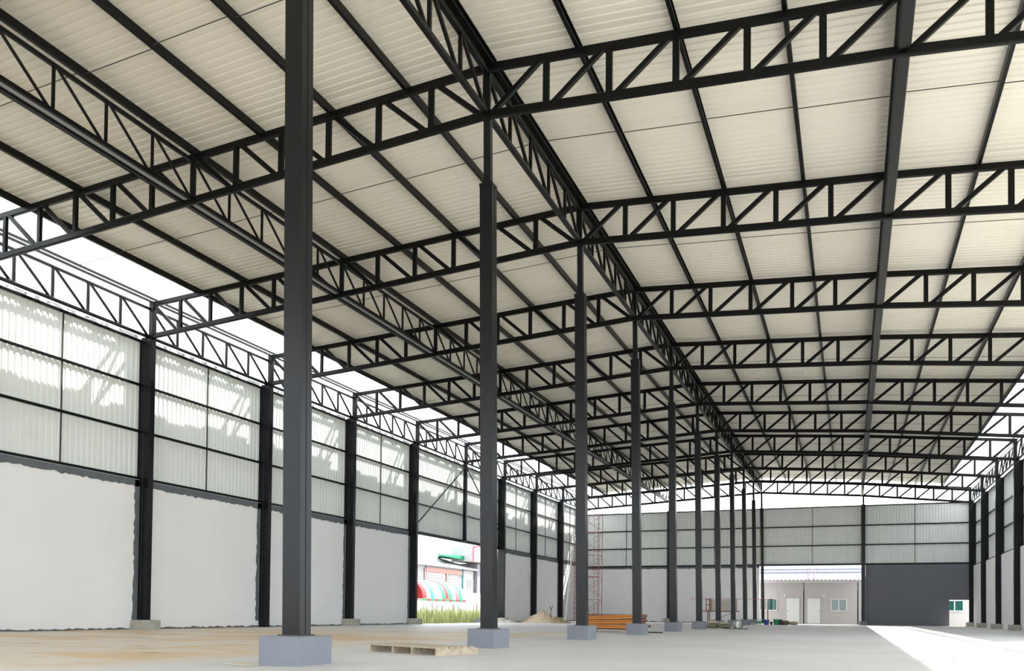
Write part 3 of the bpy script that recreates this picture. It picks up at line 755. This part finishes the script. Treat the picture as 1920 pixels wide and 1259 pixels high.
# striped barrel awning over a stall
def awning():
    t = thing('striped_awning', (-43.5, 84, 0), 'curved awning striped red, green, white and blue, seen through the left doorway', 'awning')
    y0, y1, r, xc_, zc = 78.9, 89.5, 2.1, -44.1, 2.05
    cols = ['red_cloth', 'white_cloth', 'cyan_cloth', 'cream_cloth', 'white_cloth', 'green_cloth', 'red_cloth', 'green_cloth', 'white_cloth', 'pink', 'green_cloth', 'white_cloth']
    n = len(cols); m = 10
    for i, c in enumerate(cols):
        a0, a1 = y0 + (y1 - y0) * i / n, y0 + (y1 - y0) * (i + 1) / n; vs = []; fs = []
        for j in range(m + 1):
            a = math.pi / 2 * j / m
            for rr in (r, r - .03):
                for y in (a0, a1): vs.append((xc_ + rr * math.cos(a), y, zc + rr * math.sin(a)))
        for j in range(m):
            q = 4 * j; fs += [(q, q + 1, q + 5, q + 4), (q + 2, q + 6, q + 7, q + 3), (q, q + 4, q + 6, q + 2), (q + 1, q + 3, q + 7, q + 5)]
        fs += [(0, 2, 3, 1), (4 * m, 4 * m + 1, 4 * m + 3, 4 * m + 2)]
        MB().add(vs, fs).obj('canvas_stripe', c, t)
        MB().box(xc_ + r - .03, xc_ + r, a0, a1, zc - .32 + .05 * (i % 2), zc).obj('valance', ['green_cloth', 'red_cloth'][i % 2], t)
    vs = [(xc_, y0, zc)] + [(xc_ + r * math.cos(math.pi / 2 * j / m), y0, zc + r * math.sin(math.pi / 2 * j / m)) for j in range(m + 1)]
    vs2 = [(a, b - .03, c) for a, b, c in vs]; k = len(vs)
    MB().add(vs + vs2, [tuple(range(k)), tuple(range(2 * k - 1, k - 1, -1))] + [(i, (i + 1) % k, k + (i + 1) % k, k + i) for i in range(k)]).obj('end_panel', 'red_cloth', t)
    for y in (y0 + .1, y1 - .1): MB().tube([(xc_ + r - .05, y, 0), (xc_ + r - .05, y, zc)], .04, 6).obj('pole', 'white', t)
    MB().box(xc_ - .1, xc_, y0, y1, 0, zc + r).obj('back_panel', 'white', t)
awning()
tag(MB().box(-46.5, -42.6, 76.2, 78.7, -.04, 3.95).obj('green_booth', 'green_cloth'), 'green booth wall at the near end of the striped awning', 'booth')
tag(MB().box(-48, -43.2, 90.2, 108, -.04, 3.0).obj('low_building', 'cream_cloth'), 'low cream building right of the striped awning', 'building')
o = thing('umbrella_stand', (-41.2, 86.2, -.04), 'small dark stand with splayed arms in front of the awning', 'stand')
MB().tube([(-41.2, 86.2, -.04), (-41.2, 86.2, 2.0)], .05, 6).obj('pole', 'dark', o)
MB().tube([(-41.2, 85.6, 1.45), (-41.2, 86.2, 1.85), (-41.2, 86.8, 1.45)], .05, 6).obj('arm', 'dark', o)
tag(MB().box(-36.2, -36.0, 45, 125, -.04, 1.62).obj('boundary_wall', 'white_cloth'), 'low white boundary wall behind the grass', 'wall')
# grass and weeds: uncountable
def blades(n, x0, x1, y0, y1, h0, h1, w_, seed, name, m, lab, lean=.25):
    r = random.Random(seed); mb = MB()
    for _ in range(n):
        x, y, h = r.uniform(x0, x1), r.uniform(y0, y1), r.uniform(h0, h1) * (0.6 + .5 * math.sin(r.uniform(0, 3)))
        a = r.uniform(0, 6.28); l = r.uniform(0, lean) * h; b = r.uniform(0, 6.28); ww = w_ * r.uniform(.6, 1.3)
        c, s = math.cos(a) * ww, math.sin(a) * ww; lx, ly = math.cos(b) * l, math.sin(b) * l
        mb.add([(x - c, y - s, -.04), (x + c, y + s, -.04), (x + c * .7 + lx * .4, y + s * .7 + ly * .4, h * .6), (x - c * .7 + lx * .4, y - s * .7 + ly * .4, h * .6), (x + lx, y + ly, h)],
               [(0, 1, 2, 3), (3, 2, 4)])
    o = mb.obj(name, m); o['kind'] = 'stuff'; o['label'] = lab; o['category'] = 'grass' if name == 'grass' else 'weeds'
    return o
blades(15000, -33, -22.2, 42, 76, .25, .95, .022, 1, 'grass', 'grass', 'sunlit yellow-green grass outside the left doorway')
blades(420, -34, -26, 48, 78, 1.0, 1.9, .03, 2, 'tall_weeds', 'weed', 'taller grey-green weeds sticking up out of the grass', .35)
tag(MB().add([(-22.4, 48.6, -.04), (-22.2, 50.2, -.04), (-21.7, 48.9, 0)] + [(-22.3, 49.3, .28), (-22.25, 49.6, .2)], [(0, 2, 3), (2, 1, 4, 3), (0, 3, 4, 1), (0, 1, 2)]).obj('rock', 'cement'), 'dark lump of rubble on the sill of the left doorway', 'rock')

for o in list(bpy.data.objects):
    if '_loc' in o: del o['_loc']
